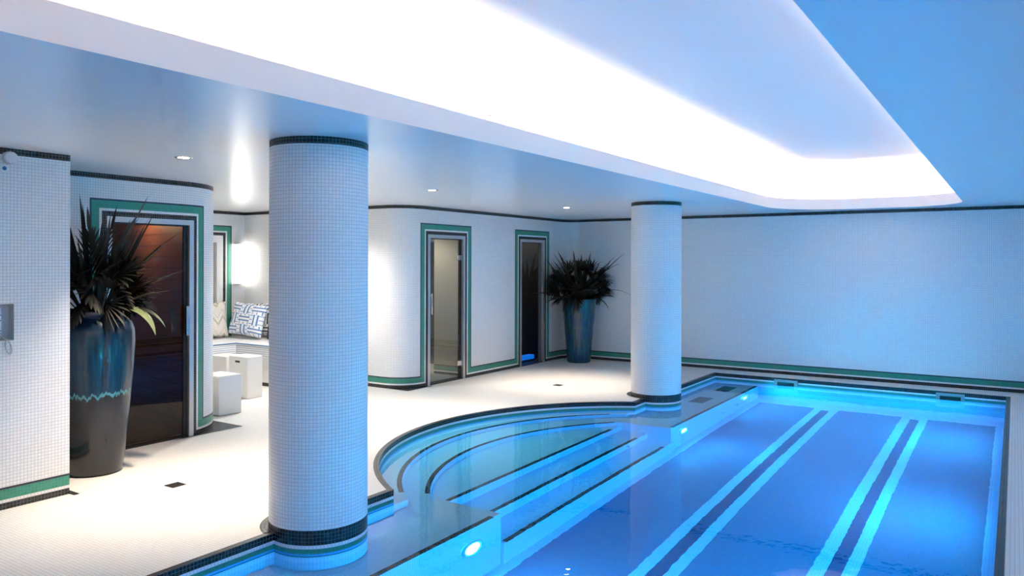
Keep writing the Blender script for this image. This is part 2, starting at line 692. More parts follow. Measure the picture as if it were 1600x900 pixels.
def nosing(line, inward, z, w=0.04):
    """black tile edging along a tread edge; inward = +1 / -1 picks the tread side"""
    other = offset(line, w * inward, closed=False)
    b = B()
    u_ = 0.0
    for i in range(len(line) - 1):
        a, c = line[i], line[i + 1]
        p, q = other[i], other[i + 1]
        L_ = math.dist(a, c)
        f = [(*a, z + .002), (*c, z + .002), (*q, z + .002), (*p, z + .002)]
        quad(b, f, [(u_, 0), (u_ + L_, 0), (u_ + L_, w), (u_, w)])
        quad(b, [(*a, z + .002), (*c, z + .002), (*c, z - .006), (*a, z - .006)], [(u_, 0), (u_ + L_, 0), (u_ + L_, .008), (u_, .008)])
        u_ += L_
    bmesh.ops.remove_doubles(b, verts=b.verts, dist=1e-5)
    bmesh.ops.recalc_face_normals(b, faces=b.faces)
    for f in b.faces:
        if abs(f.normal.z) > .9 and f.normal.z < 0:
            f.normal_flip()
    return obj('nosing', b, 'tile_black', steps)


e = 0.003
for k, (xe, z) in enumerate(zip(XE, (-0.50, -0.70, -0.90))):
    y0 = (4.63, 4.70, 4.53)[k]
    nosing([(xe + e, y0), (xe + e, 7.47)], -1, z)
nosing([(XBN + e, YPN), (XBN + e, 4.41)], -1, Z2)
nosing([(XBN + e, 7.77), (XBN + e, YPF - 0.02)], -1, Z2)
nn1 = [p for p in n1 if p[0] < -3.78]
nosing(nn1, 1, Z1)
nosing(n2[1:-1], 1, Z2)

# water body: closed volume a touch wider than the pool walls
bm = B()
wpoly = offset(rim, CW * 0.2 if abs(poly_area(offset(rim, 0.01))) > abs(poly_area(rim)) else -CW * 0.2)
prism(bm, wpoly if poly_area(wpoly) > 0 else wpoly[::-1], FLOORZ - 0.02, WL)
wo = struct('pool_water', bm, 'water', smooth=True)
wo.cycles.is_caustics_caster = True
for o_ in bpy.data.objects:
    if o_.name.split('.')[0] in ('pool_steps', 'pool_wall', 'pool_floor', 'nosing'):
        o_.cycles.is_caustics_receiver = True

# black square corners laid in the floor under the rounded wall ends
bm = B()
polyface(bm, [[(XC + .03, 4.78), (XC + .03, 4.05)] + [(x + .001, y) for x, y in arc(XC - 0.605, 4.175, 0.605, 0, pi / 2, 18)] + [(-6.935, 4.80), (XC + .03, 4.80)]], 0.003)
struct('trim_1', bm, 'tile_black')
bm = B()
polyface(bm, [[(-6.32, 7.255), (-6.32, 7.75)] + [(x, y) for x, y in arc(XBW - r, 7.26 + r, r, 0, -pi / 2, 14)] + [(-6.75, 7.255)]], 0.003)
struct('trim_2', bm, 'tile_black')
bm = B()
polyface(bm, [[(XA - .2, 2.735), (XA + .0, 2.735), (XA + .06, 2.735), (XA + .06, 2.775), (XA - .2, 2.775)]], 0.003)
struct('trim_3', bm, 'tile_black')

# ------------------------------------------------------------------ ceiling with the lit recess
CXL, CXR, CYF, CYN = -2.705, -0.52, 11.06, -1.6
ra, rb = 0.95, 0.7
lip = ([(CXL, CYN), (CXR, CYN)] + arc(CXR - rb, CYF - rb, rb, 0, pi / 2, 16) + arc(CXL + ra, CYF - ra, ra, pi / 2, pi, 20))
bm = B()
polyface(bm, [[(-9.7, YN - 0.1), (XR + 0.1, YN - 0.1), (XR + 0.1, YF + 0.1), (-9.7, YF + 0.1)], lip], H, 0, up=False)
struct('ceiling', bm, 'ceiling_paint')
# upstand, trough, recess wall with a coved corner, recess ceiling; lip is counter-clockwise -> right side is outward
up_h = 0.14
ZR = 2.95
bm = B()
n = len(lip)
rings = [(0.0, H), (0.0, H + up_h), (0.015, H + up_h), (0.015, H + 0.02), (0.20, H + 0.02), (0.20, ZR - 0.16)]
for k in range(1, 7):
    a = k / 6 * pi / 2
    rings.append((0.20 - 0.16 * (1 - cos(a)), ZR - 0.16 + 0.16 * sin(a)))
loops = []
for off, z in rings:
    p = offset(lip, off)
    loops.append([bm.verts.new((x, y, z)) for x, y in p])
for a, b in zip(loops, loops[1:]):
    for i in range(n):
        f = bm.faces.new((a[i], a[(i + 1) % n], b[(i + 1) % n], b[i]))
bm.normal_update()
polyface(bm, [offset(lip, 0.04)], ZR, 0, up=False)
struct('ceiling_cove', bm, 'cove_paint')

# LED line in the trough
led_path = offset(lip, 0.10)
strip = bpy.data.objects.new('led_strip', None)
COL.objects.link(strip)
tag(strip, 'warm white light strip hidden in the trough round the recessed ceiling', 'light strip')
bm = B()
pp = offset(lip, 0.10)
for i in range(len(pp)):
    a, b = pp[i], pp[(i + 1) % len(pp)]
    e_ = (Vector(b) - Vector(a)).normalized()
    nn = Vector((e_.y, -e_.x)) * 0.02
    quad(bm, [(a[0] - nn.x, a[1] - nn.y, H + .047), (b[0] - nn.x, b[1] - nn.y, H + .047), (b[0] + nn.x, b[1] + nn.y, H + .047), (a[0] + nn.x, a[1] + nn.y, H + .047)], flip=True)
bmesh.ops.recalc_face_normals(bm, faces=bm.faces)
for f in bm.faces:
    if f.normal.z < 0:
        f.normal_flip()
obj('diode_tape', bm, 'led_warm', strip)
bm = B()
for sgn in (-1,):
    q0, q1 = offset(lip, 0.075), offset(lip, 0.125)
    for i in range(len(q0)):
        j = (i + 1) % len(q0)
        quad(bm, [(*q0[i], H + .045), (*q0[j], H + .045), (*q1[j], H + .045), (*q1[i], H + .045)], flip=True)
        quad(bm, [(*q0[i], H + .022), (*q0[j], H + .022), (*q0[j], H + .045), (*q0[i], H + .045)])
        quad(bm, [(*q1[i], H + .022), (*q1[j], H + .022), (*q1[j], H + .045), (*q1[i], H + .045)])
obj('channel', bm, 'aluminium', strip)

# little L-shaped hooks standing on the upstand
for y, s, lab in ((3.82, 1.0, 'small L-shaped white hook on the ceiling recess lip, nearest the camera'),
                  (7.26, 0.8, 'tiny white hook on the ceiling recess lip, middle of three'),
                  (8.51, 0.8, 'tiny white hook on the ceiling recess lip, farthest of three')):
    bm = B()
    tube(bm, [(0, 0, -0.004), (0, 0, 0.028 * s), (0.003, 0.006, 0.032 * s), (0.012, 0.055 * s, 0.032 * s)], 0.0035, 6)
    tag(obj('hook', bm, 'white_plastic', loc=(CXL - 0.007, y, H + up_h)), lab, 'hook', 'hooks on the recess lip')

# ------------------------------------------------------------------ columns


def column(cx, cy, rr, label, cop_x):
    t = thing('column', label, 'column', (cx, cy, 0))
    seg = 72
    circ = [(rr * cos(2 * pi * k / seg), rr * sin(2 * pi * k / seg)) for k in range(seg)]

    def band(name, z0, z1, mat, rad=0.0):
        bm_ = B()
        for k in range(seg):
            a_, b_ = circ[k], circ[(k + 1) % seg]
            s = (rr + rad) / rr
            w = 2 * pi * rr / seg
            quad(bm_, [(a_[0] * s, a_[1] * s, z0), (b_[0] * s, b_[1] * s, z0), (b_[0] * s, b_[1] * s, z1), (a_[0] * s, a_[1] * s, z1)],
                 [(k * w, z0), (k * w + w, z0), (k * w + w, z1), (k * w, z1)])
        bmesh.ops.remove_doubles(bm_, verts=bm_.verts, dist=1e-5)
        o = obj(name, bm_, mat, t)
        for p in o.data.polygons:
            p.use_smooth = True
        return o
    band('shaft', 2 * T, H - 2 * T, 'tile_white')
    band('top_band', H - 2 * T, H, 'tile_black')
    band('base_band', -2 * T, 2 * T, 'tile_black')
    band('white_line', -3 * T, -2 * T, 'tile_white')
    band('green_line', -4.3 * T, -3 * T, 'tile_green')
    band('azure_line', -6 * T, -4.3 * T, 'tile_azure')
    band('navy_line', -6.6 * T, -6 * T, 'tile_navy')
    band('foot', -0.36, -6.6 * T, 'tile_pool')
    # flat black ring laid in the deck round the column, deck side only
    bm_ = B()
    ro = rr + 0.05
    lim = math.acos(max(-1, min(1, (cop_x - cx) / ro)))
    N = 40
    for k in range(N):
        a0, a1 = lim + (2 * pi - 2 * lim) * k / N, lim + (2 * pi - 2 * lim) * (k + 1) / N
        quad(bm_, [(rr * cos(a0), rr * sin(a0), .003), (ro * cos(a0), ro * sin(a0), .003), (ro * cos(a1), ro * sin(a1), .003), (rr * cos(a1), rr * sin(a1), .003)],
             [(a0 * rr, 0), (a0 * rr, .05), (a1 * rr, .05), (a1 * rr, 0)])
    obj('floor_ring', bm_, 'tile_black', t)


column(-3.598, 3.30, 0.297, 'white mosaic column nearest the camera, broad and standing on the pool edge', XL - CW)
column(-3.655, 8.75, 0.302, 'white mosaic column at the far end of the curved pool steps', XL - CW)

# ------------------------------------------------------------------ doors
def cuboid(name, a, b, mat, parent, bevel=0.0):
    bm_ = B()
    box(bm_, a, b, 0, bevel)
    return obj(name, bm_, mat, parent)


def frame_mesh(w, zt, fw, depth, inset):
    """three-sided frame in local x = depth (0 = wall face, negative = inwards), y along the wall 0..w"""
    bm_ = B()
    box(bm_, (-depth - inset, 0, 0), (-inset, fw, zt))
    box(bm_, (-depth - inset, w - fw, 0), (-inset, w, zt))
    box(bm_, (-depth - inset, fw, zt - fw), (-inset, w - fw, zt))
    return bm_


def lathe_obj(name, prof, mat, parent, seg=32):
    bm_ = B()
    lathe(bm_, prof, seg)
    return obj(name, bm_, mat, parent)


# door_1: sauna
d1 = sempty('door_1', (XC, 3.475, 0))
w, zt = 0.81, 1.985
obj('frame', frame_mesh(w, zt, 0.045, 0.07, 0.0), 'aluminium', d1)
bm = B()
box(bm, (-0.05, 0.045, 0.0), (-0.03, 0.060, zt - 0.045))
box(bm, (-0.05, w - 0.085, 0.0), (-0.03, w - 0.045, zt - 0.045))
box(bm, (-0.05, 0.060, zt - 0.06), (-0.03, w - 0.085, zt - 0.045))
obj('seal', bm, 'black_rubber', d1)
cuboid('threshold', (-0.07, 0.045, 0.0), (-0.01, w - 0.045, 0.014), 'black_rubber', d1)
cuboid('glass_pane', (-0.046, 0.060, 0.014), (-0.036, w - 0.085, zt - 0.06), 'bronze_glass', d1)
bm = B()
box(bm, (-0.005, w - 0.082, 0.93), (0.012, w - 0.052, 1.20), bevel=0.003)
for z in (0.96, 1.17):
    box(bm, (-0.036, w - 0.078, z - .012), (-0.005, w - 0.056, z + .012))
obj('handle', bm, 'steel', d1)
bm = B()
tube(bm, [(-0.09, w - 0.16, 0.94), (-0.09, w - 0.16, 1.20)], 0.012, 10)
for z in (0.975, 1.165):
    tube(bm, [(-0.09, w - 0.16, z), (-0.046, w - 0.16, z)], 0.008, 8)
obj('inner_handle', bm, 'steel', d1)
# sauna cabin behind it
for nm, (a, b) in (('wall_cabin_right', ((-6.47, 4.30), (-8.6, 4.66))), ('wall_cabin_back', ((-8.6, 4.66), (-8.6, 2.90))), ('wall_cabin_left', ((-8.6, 2.90), (-6.47, 2.90)))):
    bm = B()
    quad(bm, [(*a, 0), (*b, 0), (*b, 2.15), (*a, 2.15)])
    struct(nm, bm, 'sauna_wood')
for nm, z in (('ceiling_cabin', 2.15), ('floor_cabin', .006)):
    bm = B()
    quad(bm, [(-8.6, 2.9, z), (-6.47, 2.9, z), (-6.47, 4.30, z), (-8.6, 4.66, z)])
    struct(nm, bm, 'sauna_wood')
t = thing('sauna_bench', 'brown slatted timber bench behind the dark sauna door glass', 'bench', (-8.25, 3.70, 0))
for k in range(4):
    cuboid('slat', (-0.30 + k * .155, -0.74, 0.50), (-0.17 + k * .155, 0.74, 0.53), 'sauna_wood', t)
for k in range(2):
    cuboid('slat', (0.33, -0.74, 0.12 + k * .16), (0.35, 0.74, 0.24 + k * .16), 'sauna_wood', t)
for y in (-0.68, 0.68):
    cuboid('support', (-0.30, y - .04, 0), (0.33, y + .04, 0.50), 'sauna_wood', t)
t = thing('sauna_thermometer', 'narrow dark thermometer board on the timber wall behind the sauna glass', 'thermometer', (-8.2, 4.655, 1.62))
cuboid('board', (-0.05, -0.02, -0.22), (0.05, 0, 0.22), 'dark_room', t, 0.004)
cuboid('scale', (-0.012, -0.024, -0.17), (0.012, -0.02, 0.17), 'shell_grey', t)


def pool_door(name, y0, w, zt, hinge, pane):
    d = sempty(name, (XBW, y0, 0))
    obj('frame', frame_mesh(w, zt, 0.045, 0.08, -0.004), 'aluminium', d)
    bm_ = B()
    box(bm_, (-0.05, 0.045, zt - 0.058), (-0.03, w - 0.045, zt - 0.045))
    if hinge:
        box(bm_, (-0.05, w - 0.095, 0.0), (-0.03, w - 0.045, zt - 0.058))
    obj('seal', bm_, 'black_rubber', d)
    cuboid('threshold', (-0.10, 0.045, 0.0), (-0.005, w - 0.045, 0.012), 'dark_stone', d)
    cuboid('glass_pane', (-0.046, 0.05, 0.014), (-0.036, w - (0.095 if hinge else 0.05), zt - 0.06), pane, d)
    if hinge:
        for z in (0.22, 1.67):
            bm_ = B()
            box(bm_, (-0.034, w - 0.14, z - .035), (-0.016, w - 0.045, z + .035), bevel=0.004)
            cyl(bm_, (-0.014, w - 0.075, z), 0.010, 0.07, 'Z', 12)
            obj('hinge', bm_, 'steel', d)
        bm_ = B()
        tube(bm_, [(0.0, 0.085, 0.92), (0.0, 0.085, 1.20)], 0.011, 10)
        for z in (0.95, 1.17):
            tube(bm_, [(0.0, 0.085, z), (-0.036, 0.085, z)], 0.008, 8)
        obj('handle', bm_, 'steel', d)
    return d


pool_door('door_2', 7.71, 0.805, 1.972, True, 'clear_glass')
d3 = pool_door('door_3', 9.925, 0.735, 1.972, False, 'smoked_glass')
cuboid('side_rail', (-0.05, 0.735 - 0.13, 0.0), (-0.03, 0.735 - 0.045, 1.927), 'dark_room', d3)

# shower lobby behind door_2
bm = B()
quad(bm, [(-6.48, 8.60, 0), (-7.0, 8.60, 0), (-7.0, 8.60, 2.2), (-6.48, 8.60, 2.2)], mi=0)
quad(bm, [(-7.0, 8.60, 0), (-7.0, 9.5, 0), (-7.0, 9.5, 2.2), (-7.0, 8.60, 2.2)], mi=2)
quad(bm, [(-7.0, 9.5, 0), (-8.6, 9.5, 0), (-8.6, 9.5, 2.2), (-7.0, 9.5, 2.2)], mi=2)
quad(bm, [(-8.6, 9.5, 0), (-8.6, 7.5, 0), (-8.6, 7.5, 2.2), (-8.6, 9.5, 2.2)], mi=2)
quad(bm, [(-8.6, 7.5, 0), (-6.48, 7.5, 0), (-6.48, 7.5, 2.2), (-8.6, 7.5, 2.2)], mi=2)
quad(bm, [(-6.48, 7.5, 2.2), (-6.48, 9.5, 2.2), (-8.6, 9.5, 2.2), (-8.6, 7.5, 2.2)], mi=2)
struct('wall_lobby', bm, ['beige_wall', 'tile_black', 'white_plaster'])
bm = B()
for z0, z1, mi in ((0, 2 * T, 1), (2 * T, 3 * T, 0), (3 * T, 6 * T, 2), (6 * T, 6.7 * T, 1)):
    quad(bm, [(-6.48, 8.597, z0), (-7.0, 8.597, z0), (-7.0, 8.597, z1), (-6.48, 8.597, z1)],
         [(0, z0), (.52, z0), (.52, z1), (0, z1)], mi, flip=False)
struct('baseboard_lobby', bm, ['tile_white', 'tile_black', 'tile_green'])
t = thing('floor_grating', 'dark slatted grating on the floor just inside the hinged clear glass door', 'grating', (-6.50, 8.11, 0.004))
cuboid('tray', (-0.55, -0.40, 0), (0.0, 0.47, 0.006), 'dark_stone', t)
for k in range(9):
    cuboid('bar', (-0.53 + k * .06, -0.39, 0.006), (-0.50 + k * .06, 0.46, 0.014), 'grey_plastic', t)
t = thing('glass_screen', 'dark glass screen standing in the lobby behind the hinged clear glass door', 'glass screen', (-7.85, 9.45, 0))
cuboid('panel', (-0.45, -0.012, 0.0), (0.75, 0.0, 1.93), 'dark_room', t)
cuboid('top_rail', (-0.45, -0.02, 1.93), (0.75, 0.005, 1.96), 'aluminium', t)
# dark steam room behind door_3
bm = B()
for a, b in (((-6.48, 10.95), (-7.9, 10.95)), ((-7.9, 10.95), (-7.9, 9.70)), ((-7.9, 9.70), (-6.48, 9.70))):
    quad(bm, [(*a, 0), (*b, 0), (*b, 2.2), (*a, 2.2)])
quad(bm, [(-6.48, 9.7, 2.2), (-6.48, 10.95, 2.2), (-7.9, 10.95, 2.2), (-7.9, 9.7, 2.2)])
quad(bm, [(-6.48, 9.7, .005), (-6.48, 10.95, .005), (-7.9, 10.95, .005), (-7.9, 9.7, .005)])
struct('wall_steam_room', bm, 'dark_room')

t = thing('glow_standin', 'added blue strip standing in for a glow on the floor behind the smoked glass door', 'light strip', (-6.66, 10.31, 0.005))  # added emitter standing in for a blue floor glow of unknown source
cuboid('glow_base', (-0.06, -0.42, 0), (0.06, 0.42, 0.03), 'dark_stone', t)
cuboid('glow_bar', (-0.05, -0.40, 0.03), (0.055, 0.40, 0.095), 'blue_glow', t)
lt = bpy.data.lights.new('steam_glow', 'POINT')
lt.energy = 14
lt.color = (1.0, 0.9, 0.78)
lt.shadow_soft_size = 0.06
t = thing('steam_room_fill', 'added fill lamp that lightens the dark room behind the smoked glass door', 'ceiling lamp', (-7.2, 10.3, 2.2))  # no lamp known here; added to lift the dark interior
lathe_obj('shade', [(0.001, -0.03), (0.05, -0.028), (0.06, -0.01), (0.062, 0.0)], 'white_plastic', t)
lo = bpy.data.objects.new('glow', lt)
COL.objects.link(lo)
lo.location = (0, 0, -0.10)
lo.parent = t
# door_4: lounge back wall, pale frame round a curtain-coloured panel
d4 = sempty('door_4', (-9.5, 5.95, 0))
obj('frame', frame_mesh(0.945, 1.985, 0.10, 0.08, 0.0), 'white_plaster', d4)
cuboid('door_panel', (-0.07, 0.10, 0.0), (-0.04, 0.845, 1.885), 'beige_wall', d4)
bm = B()
tube(bm, [(-0.01, 0.78, 1.0), (-0.01, 0.70, 1.0)], 0.008, 8)
tube(bm, [(-0.04, 0.78, 1.0), (-0.01, 0.78, 1.0)], 0.008, 8)
obj('handle', bm, 'steel', d4)

# ------------------------------------------------------------------ ceiling downlights and floor drains
DL = [(-4.88, 3.22, 'round recessed downlight in the ceiling in front of the sauna door'),
      (-4.93, 6.02, 'round recessed downlight beyond the near column, above the curved steps side'),
      (-4.96, 8.85, 'round recessed downlight farthest from the camera, near the far column')]


for x, y, lab in DL:
    t = thing('downlight', lab, 'downlight', (x, y, H), 0, 'ceiling downlights')
    lathe_obj('trim_ring', [(0.036, 0.002), (0.038, -0.003), (0.060, -0.004), (0.062, 0.0)], 'steel', t)
    bm = B()
    cyl(bm, (0, 0, -0.0015), 0.037, 0.002, 'Z', 24)
    obj('lens', bm, 'lamp_white', t)
    lt = bpy.data.lights.new('downlight_beam', 'SPOT')
    lt.energy = 350 if y < 8 else 280
    lt.color = (1.0, 0.83, 0.64)
    lt.spot_size = radians(86 if y < 8 else 78)
    lt.spot_blend = 1.0
    lt.shadow_soft_size = 0.035
    lt.cycles.is_caustics_light = True
    lo = bpy.data.objects.new('beam', lt)
    COL.objects.link(lo)
    lo.location = (0, 0, -0.012)
    lo.parent = t
t = thing('ceiling_disc', 'small flat ceiling disc at the left edge above the alarm sounder', 'ceiling disc', (-4.93, 2.03, H))
lathe_obj('plate', [(0.001, -0.012), (0.03, -0.012), (0.040, -0.006), (0.042, 0.0)], 'white_plastic', t)
lathe_obj('nozzle', [(0.001, -0.022), (0.008, -0.022), (0.010, -0.012)], 'steel', t, 16)
for x, y, lab in ((-5.03, 3.26, 'square steel floor drain on the pale floor beside the near column'),
                  (-5.005, 8.71, 'small floor drain on the bright floor by the far doors')):
    t = thing('floor_drain', lab, 'floor drain', (x, y, 0.002), 0, 'floor drains')
    cuboid('rim', (-0.055, -0.055, 0), (0.055, 0.055, 0.002), 'steel', t)
    bm = B()
    for k in range(5):
        box(bm, (-0.043 + k * .019, -0.043, 0.002), (-0.034 + k * .019, 0.043, 0.0026))
    obj('slots', bm, 'black_rubber', t)

# ------------------------------------------------------------------ things on the near left wall
t = thing('wall_telephone', 'pale blue wall telephone in a grey recess at the left edge', 'telephone', (XA, 2.30, 1.21))
bm = B()
y0, y1, z0, z1 = -0.0985, 0.0815, -0.1185, 0.1155
for q in ([(0, y0, z0), (0, y0, z1), (-.07, y0, z1), (-.07, y0, z0)], [(0, y1, z1), (0, y1, z0), (-.07, y1, z0), (-.07, y1, z1)],
          [(0, y0, z1), (0, y1, z1), (-.07, y1, z1), (-.07, y0, z1)], [(0, y1, z0), (0, y0, z0), (-.07, y0, z0), (-.07, y1, z0)],
          [(-.07, y0, z0), (-.07, y0, z1), (-.07, y1, z1), (-.07, y1, z0)]):
    quad(bm, q)
obj('recess', bm, 'grey_plastic', t)
cuboid('handset', (-0.065, -0.085, -0.095), (-0.015, 0.022, 0.10), 'pale_plastic', t, 0.02)
for z in (0.045, 0.01, -0.055, -0.072):
    cuboid('key', (-0.016, -0.02, z - .003), (-0.0135, 0.012, z + .003), 'sticker_blue', t)
bm = B()
pts = [(0.008, 0.038 + 0.017 * sin(k / 24 * 2 * pi) + 0.010 * (1 - cos(k / 24 * 2 * pi)), -0.118 - 0.045 * (1 - cos(k / 24 * 2 * pi))) for k in range(25)]
tube(bm, [(-0.03, 0.02, -0.095)] + pts, 0.0045, 6)
obj('cord', bm, 'grey_plastic', t)
t = thing('alarm_sounder', 'round white alarm sounder high on the left wall', 'alarm', (XA, 2.347, 2.272))
bm = B()
cyl(bm, (0.012, 0, 0), 0.042, 0.024, 'X', 36)
obj('base', bm, 'grey_plastic', t)
bm = B()
cyl(bm, (0.036, 0, 0), 0.036, 0.026, 'X', 36)
obj('cap', bm, 'white_plastic', t)
t = thing('wall_sign', 'tiny white sign with a dark blue round symbol under the alarm sounder', 'sign', (XA, 2.322, 2.203))
cuboid('plate', (0, -0.03, -0.022), (0.004, 0.03, 0.022), 'white_plastic', t)
bm = B()
cyl(bm, (0.0045, 0, 0), 0.013, 0.002, 'X', 20)
obj('symbol', bm, 'sticker_blue', t)

# ------------------------------------------------------------------ pool fittings
for y, lab in ((4.14, 'round underwater lamp nearest the camera on the bench wall'), (8.04, 'round underwater lamp just beyond the steps, second along the bench wall'),
               (10.31, 'round underwater lamp farthest away, by the pool corner')):
    t = thing('pool_lamp', lab, 'underwater lamp', (XBN, y, -0.69), 0, 'underwater lamps')
    bm = B()
    lathe(bm, [(0.088, 0.002), (0.108, 0.004), (0.115, 0.012), (0.108, 0.022), (0.088, 0.022), (0.080, 0.012)], 36)
    o = obj('bezel', bm, 'lens_ring', t)
    o.rotation_euler = (0, pi / 2, 0)
    bm = B()
    cyl(bm, (0.012, 0, 0), 0.082, 0.008, 'X', 36)
    obj('lens', bm, 'pool_lamp', t)
for y, lab in ((2.2, 'wide round underwater lamp on the right pool wall, nearest the camera'), (4.6, 'wide round underwater lamp on the right pool wall, second from the near end'),
               (7.0, 'wide round underwater lamp on the right pool wall, third from the near end'), (9.6, 'wide round underwater lamp on the right pool wall, nearest the far end')):
    t = thing('wide_pool_lamp', lab, 'underwater lamp', (XRI, y, -0.46), pi, 'underwater lamps on the right pool wall')
    bm = B()
    lathe(bm, [(0.136, 0.002), (0.156, 0.004), (0.163, 0.012), (0.156, 0.022), (0.136, 0.022), (0.128, 0.012)], 36)
    o = obj('bezel', bm, 'lens_ring', t)
    o.rotation_euler = (0, pi / 2, 0)
    bm = B()
    cyl(bm, (0.012, 0, 0), 0.130, 0.008, 'X', 36)
    obj('lens', bm, 'pool_lamp_wide', t)
for y, rr, lab in ((10.0, 0.07, 'larger round inlet plate on the bench wall under the far lamp'), (9.42, 0.035, 'small round inlet plate on the bench wall left of the larger one')):
    t = thing('inlet_plate', lab, 'pool inlet', (XBN, y, -0.90))
    bm = B()
    cyl(bm, (0.008, 0, 0), rr, 0.016, 'X', 28)
    obj('plate', bm, 'lens_ring', t)
    bm = B()
    cyl(bm, (0.017, 0, 0), rr * 0.4, 0.004, 'X', 20)
    obj('nozzle', bm, 'grille_dark', t)
t = thing('inlet_plate', 'small inlet plate on the riser of the middle straight pool step', 'pool inlet', (XE[1], 7.20, -0.81))
bm = B()
cyl(bm, (0.006, 0, 0), 0.03, 0.012, 'X', 20)
obj('plate', bm, 'lens_ring', t)
bm = B()
cyl(bm, (0.0125, 0, 0), 0.012, 0.003, 'X', 16)
obj('nozzle', bm, 'grille_dark', t)
for (yc, lab) in ((9.49, 'dark square grille in the underwater bench, nearer the far column'), (10.48, 'dark square grille in the underwater bench at the far corner')):
    t = thing('bench_grille', lab, 'grille', (-3.35, yc, Z2 + .002), 0, 'grilles in the underwater bench')
    cuboid('plate', (-0.095, -0.215, 0), (0.095, 0.215, 0.003), 'grille_dark', t)
    for k in range(7):
        bm = B()
        box(bm, (-0.085 + k * .0255, -0.205, 0.003), (-0.072 + k * .0255, 0.205, 0.007))
        obj('bar', bm, 'grille_bar', t)
for x, lab in ((-2.66, 'left skimmer box with a dark slot at the far pool wall'), (-0.676, 'right skimmer box with a dark slot at the far pool wall, by the corner')):
    t = thing('skimmer', lab, 'skimmer', (x, YPF, 0), 0, 'skimmers on the far pool wall')
    bm = B()
    box(bm, (-0.155, -0.05, -0.045), (0.155, 0.0, -0.012))
    box(bm, (-0.155, -0.05, -0.125), (0.155, 0.0, -0.100))
    box(bm, (-0.155, -0.05, -0.100), (-0.115, 0.0, -0.045))
    box(bm, (0.115, -0.05, -0.100), (0.155, 0.0, -0.045))
    obj('frame', bm, 'shell_grey', t)
    cuboid('top_trim', (-0.155, -0.052, -0.014), (0.155, 0.0, -0.008), 'steel', t)
    cuboid('flap', (-0.115, -0.02, -0.100), (0.115, -0.01, -0.045), 'black_rubber', t)

# ------------------------------------------------------------------ lounge
t = thing('corner_sofa', 'white L-shaped built-in corner sofa with a striped mattress in the lounge', 'sofa', (-9.48, 7.24, 0))
Lx, Ly = 2.4, 0.76       # seat along the side wall, then along the back wall
poly = [(0.02, -0.02), (0.02, -2.35), (0.80, -2.35), (0.80, -0.72), (Lx, -0.72), (Lx, -0.02)]
bm = B()
prism(bm, [(a, b) for a, b in poly], 0.0, 0.375)
obj('plinth', bm, 'white_plaster', t)
bm = B()
kick = [(0.80, -2.35), (0.803, -2.35), (0.803, -0.723), (Lx, -0.723), (Lx, -0.72), (0.80, -0.72)]
prism(bm, kick, 0.0, 0.045)
obj('kick_band', bm, 'tile_black', t)
poly2 = [(0.02, -0.02), (0.02, -2.37), (0.83, -2.37), (0.83, -0.76), (0.80 + Lx - 0.78, -0.76), (0.80 + Lx - 0.78, -0.02)]
bm = B()
prism(bm, poly2, 0.375, 0.525)
mt = obj('mattress', bm, 'striped_linen', t)
bm = B()
prism(bm, poly2, 0.525, 0.532)
top = obj('mattress_top', bm, 'mattress_white', t)
bm = B()
ed = [(0.83, -2.37), (0.83, -0.76), (0.80 + Lx - 0.78, -0.76)]
tube(bm, [(a + .002, b - .002, 0.528) for a, b in ed], 0.008, 6)
obj('piping', bm, 'pillow_blue', t)

KEY = ["################", "#..............#", "#.############.#", "#.#....#.....#.#", "#.#.##.#.###.#.#", "#.#.#..#.#.#...#", "#...#.##.#.#####", "#####.#..#.....#",
       "#.....#.##.###.#", "#.#####.#..#.#.#", "#.#.....#.##.#.#", "#.#.#####.#..#.#", "#...#.....#.##.#", "###.#.#####.#..#", "#...#.......#.##", "################"]


def pillow(name, label, loc, w, h, thick, mats, pat, rot, rot_z, tilt, group):
    """stuffed square cushion: local x across, z up, y out of its face; faces coloured by the woven pattern"""
    N = 48
    bm_ = B()
    for side in (1, -1):
        g = {}
        for i in range(N + 1):
            for j in range(N + 1):
                a, b = i / N * 2 - 1, j / N * 2 - 1
                pinch = 1 - 0.06 * (1 - a * a) * 0 - 0.05 * (a * a) * (1 - b * b) * 0
                bulge = max(0.0, (1 - a ** 4) * (1 - b ** 4)) ** 0.55
                x = a * w / 2 * (1 - 0.07 * (1 - b * b) * abs(a))
                z = b * h / 2 * (1 - 0.07 * (1 - a * a) * abs(b))
                g[i, j] = bm_.verts.new((x, -side * thick / 2 * bulge, z))
        for i in range(N):
            for j in range(N):
                f = bm_.faces.new((g[i, j], g[i + 1, j], g[i + 1, j + 1], g[i, j + 1]))
                if side < 0:
                    f.normal_flip()
                f.material_index = pat(i / N, j / N)
                f.smooth = True
    bmesh.ops.remove_doubles(bm_, verts=bm_.verts, dist=1e-4)
    o = obj(name, bm_, mats)
    o.matrix_world = Matrix.Translation(loc) @ Matrix.Rotation(rot_z, 4, 'Z') @ Matrix.Rotation(tilt, 4, 'X') @ Matrix.Rotation(rot, 4, 'Y')
    tag(o, label, 'cushion', group)
    return o


def fret(i, j):
    """interlocking T fretwork: swastika-free block weave with double lines"""
    u_, v_ = i * 3.0, j * 3.0
    cu, cv = int(u_), int(v_)
    a, b = u_ - cu, v_ - cv
    if (cu + cv) % 2:
        a, b = b, a
    # long bar pair along a, short stubs at the ends
    line = (0.30 < b < 0.38) or (0.62 < b < 0.70)
    stub = (0.08 < a < 0.16 and (b < 0.30 or b > 0.70)) or (0.84 < a < 0.92 and (b < 0.30 or b > 0.70))
    mid = (0.46 < a < 0.54 and (b < 0.22 or b > 0.78))
    return 1 if (line or stub or mid) else 0


def zig(i, j):
    z = abs(((i * 3.0) % 1.0) - 0.5) * 0.9
    k = (j * 1.9 + z) % 1.0
    return 1 if k < 0.16 or 0.42 < k < 0.46 else 0


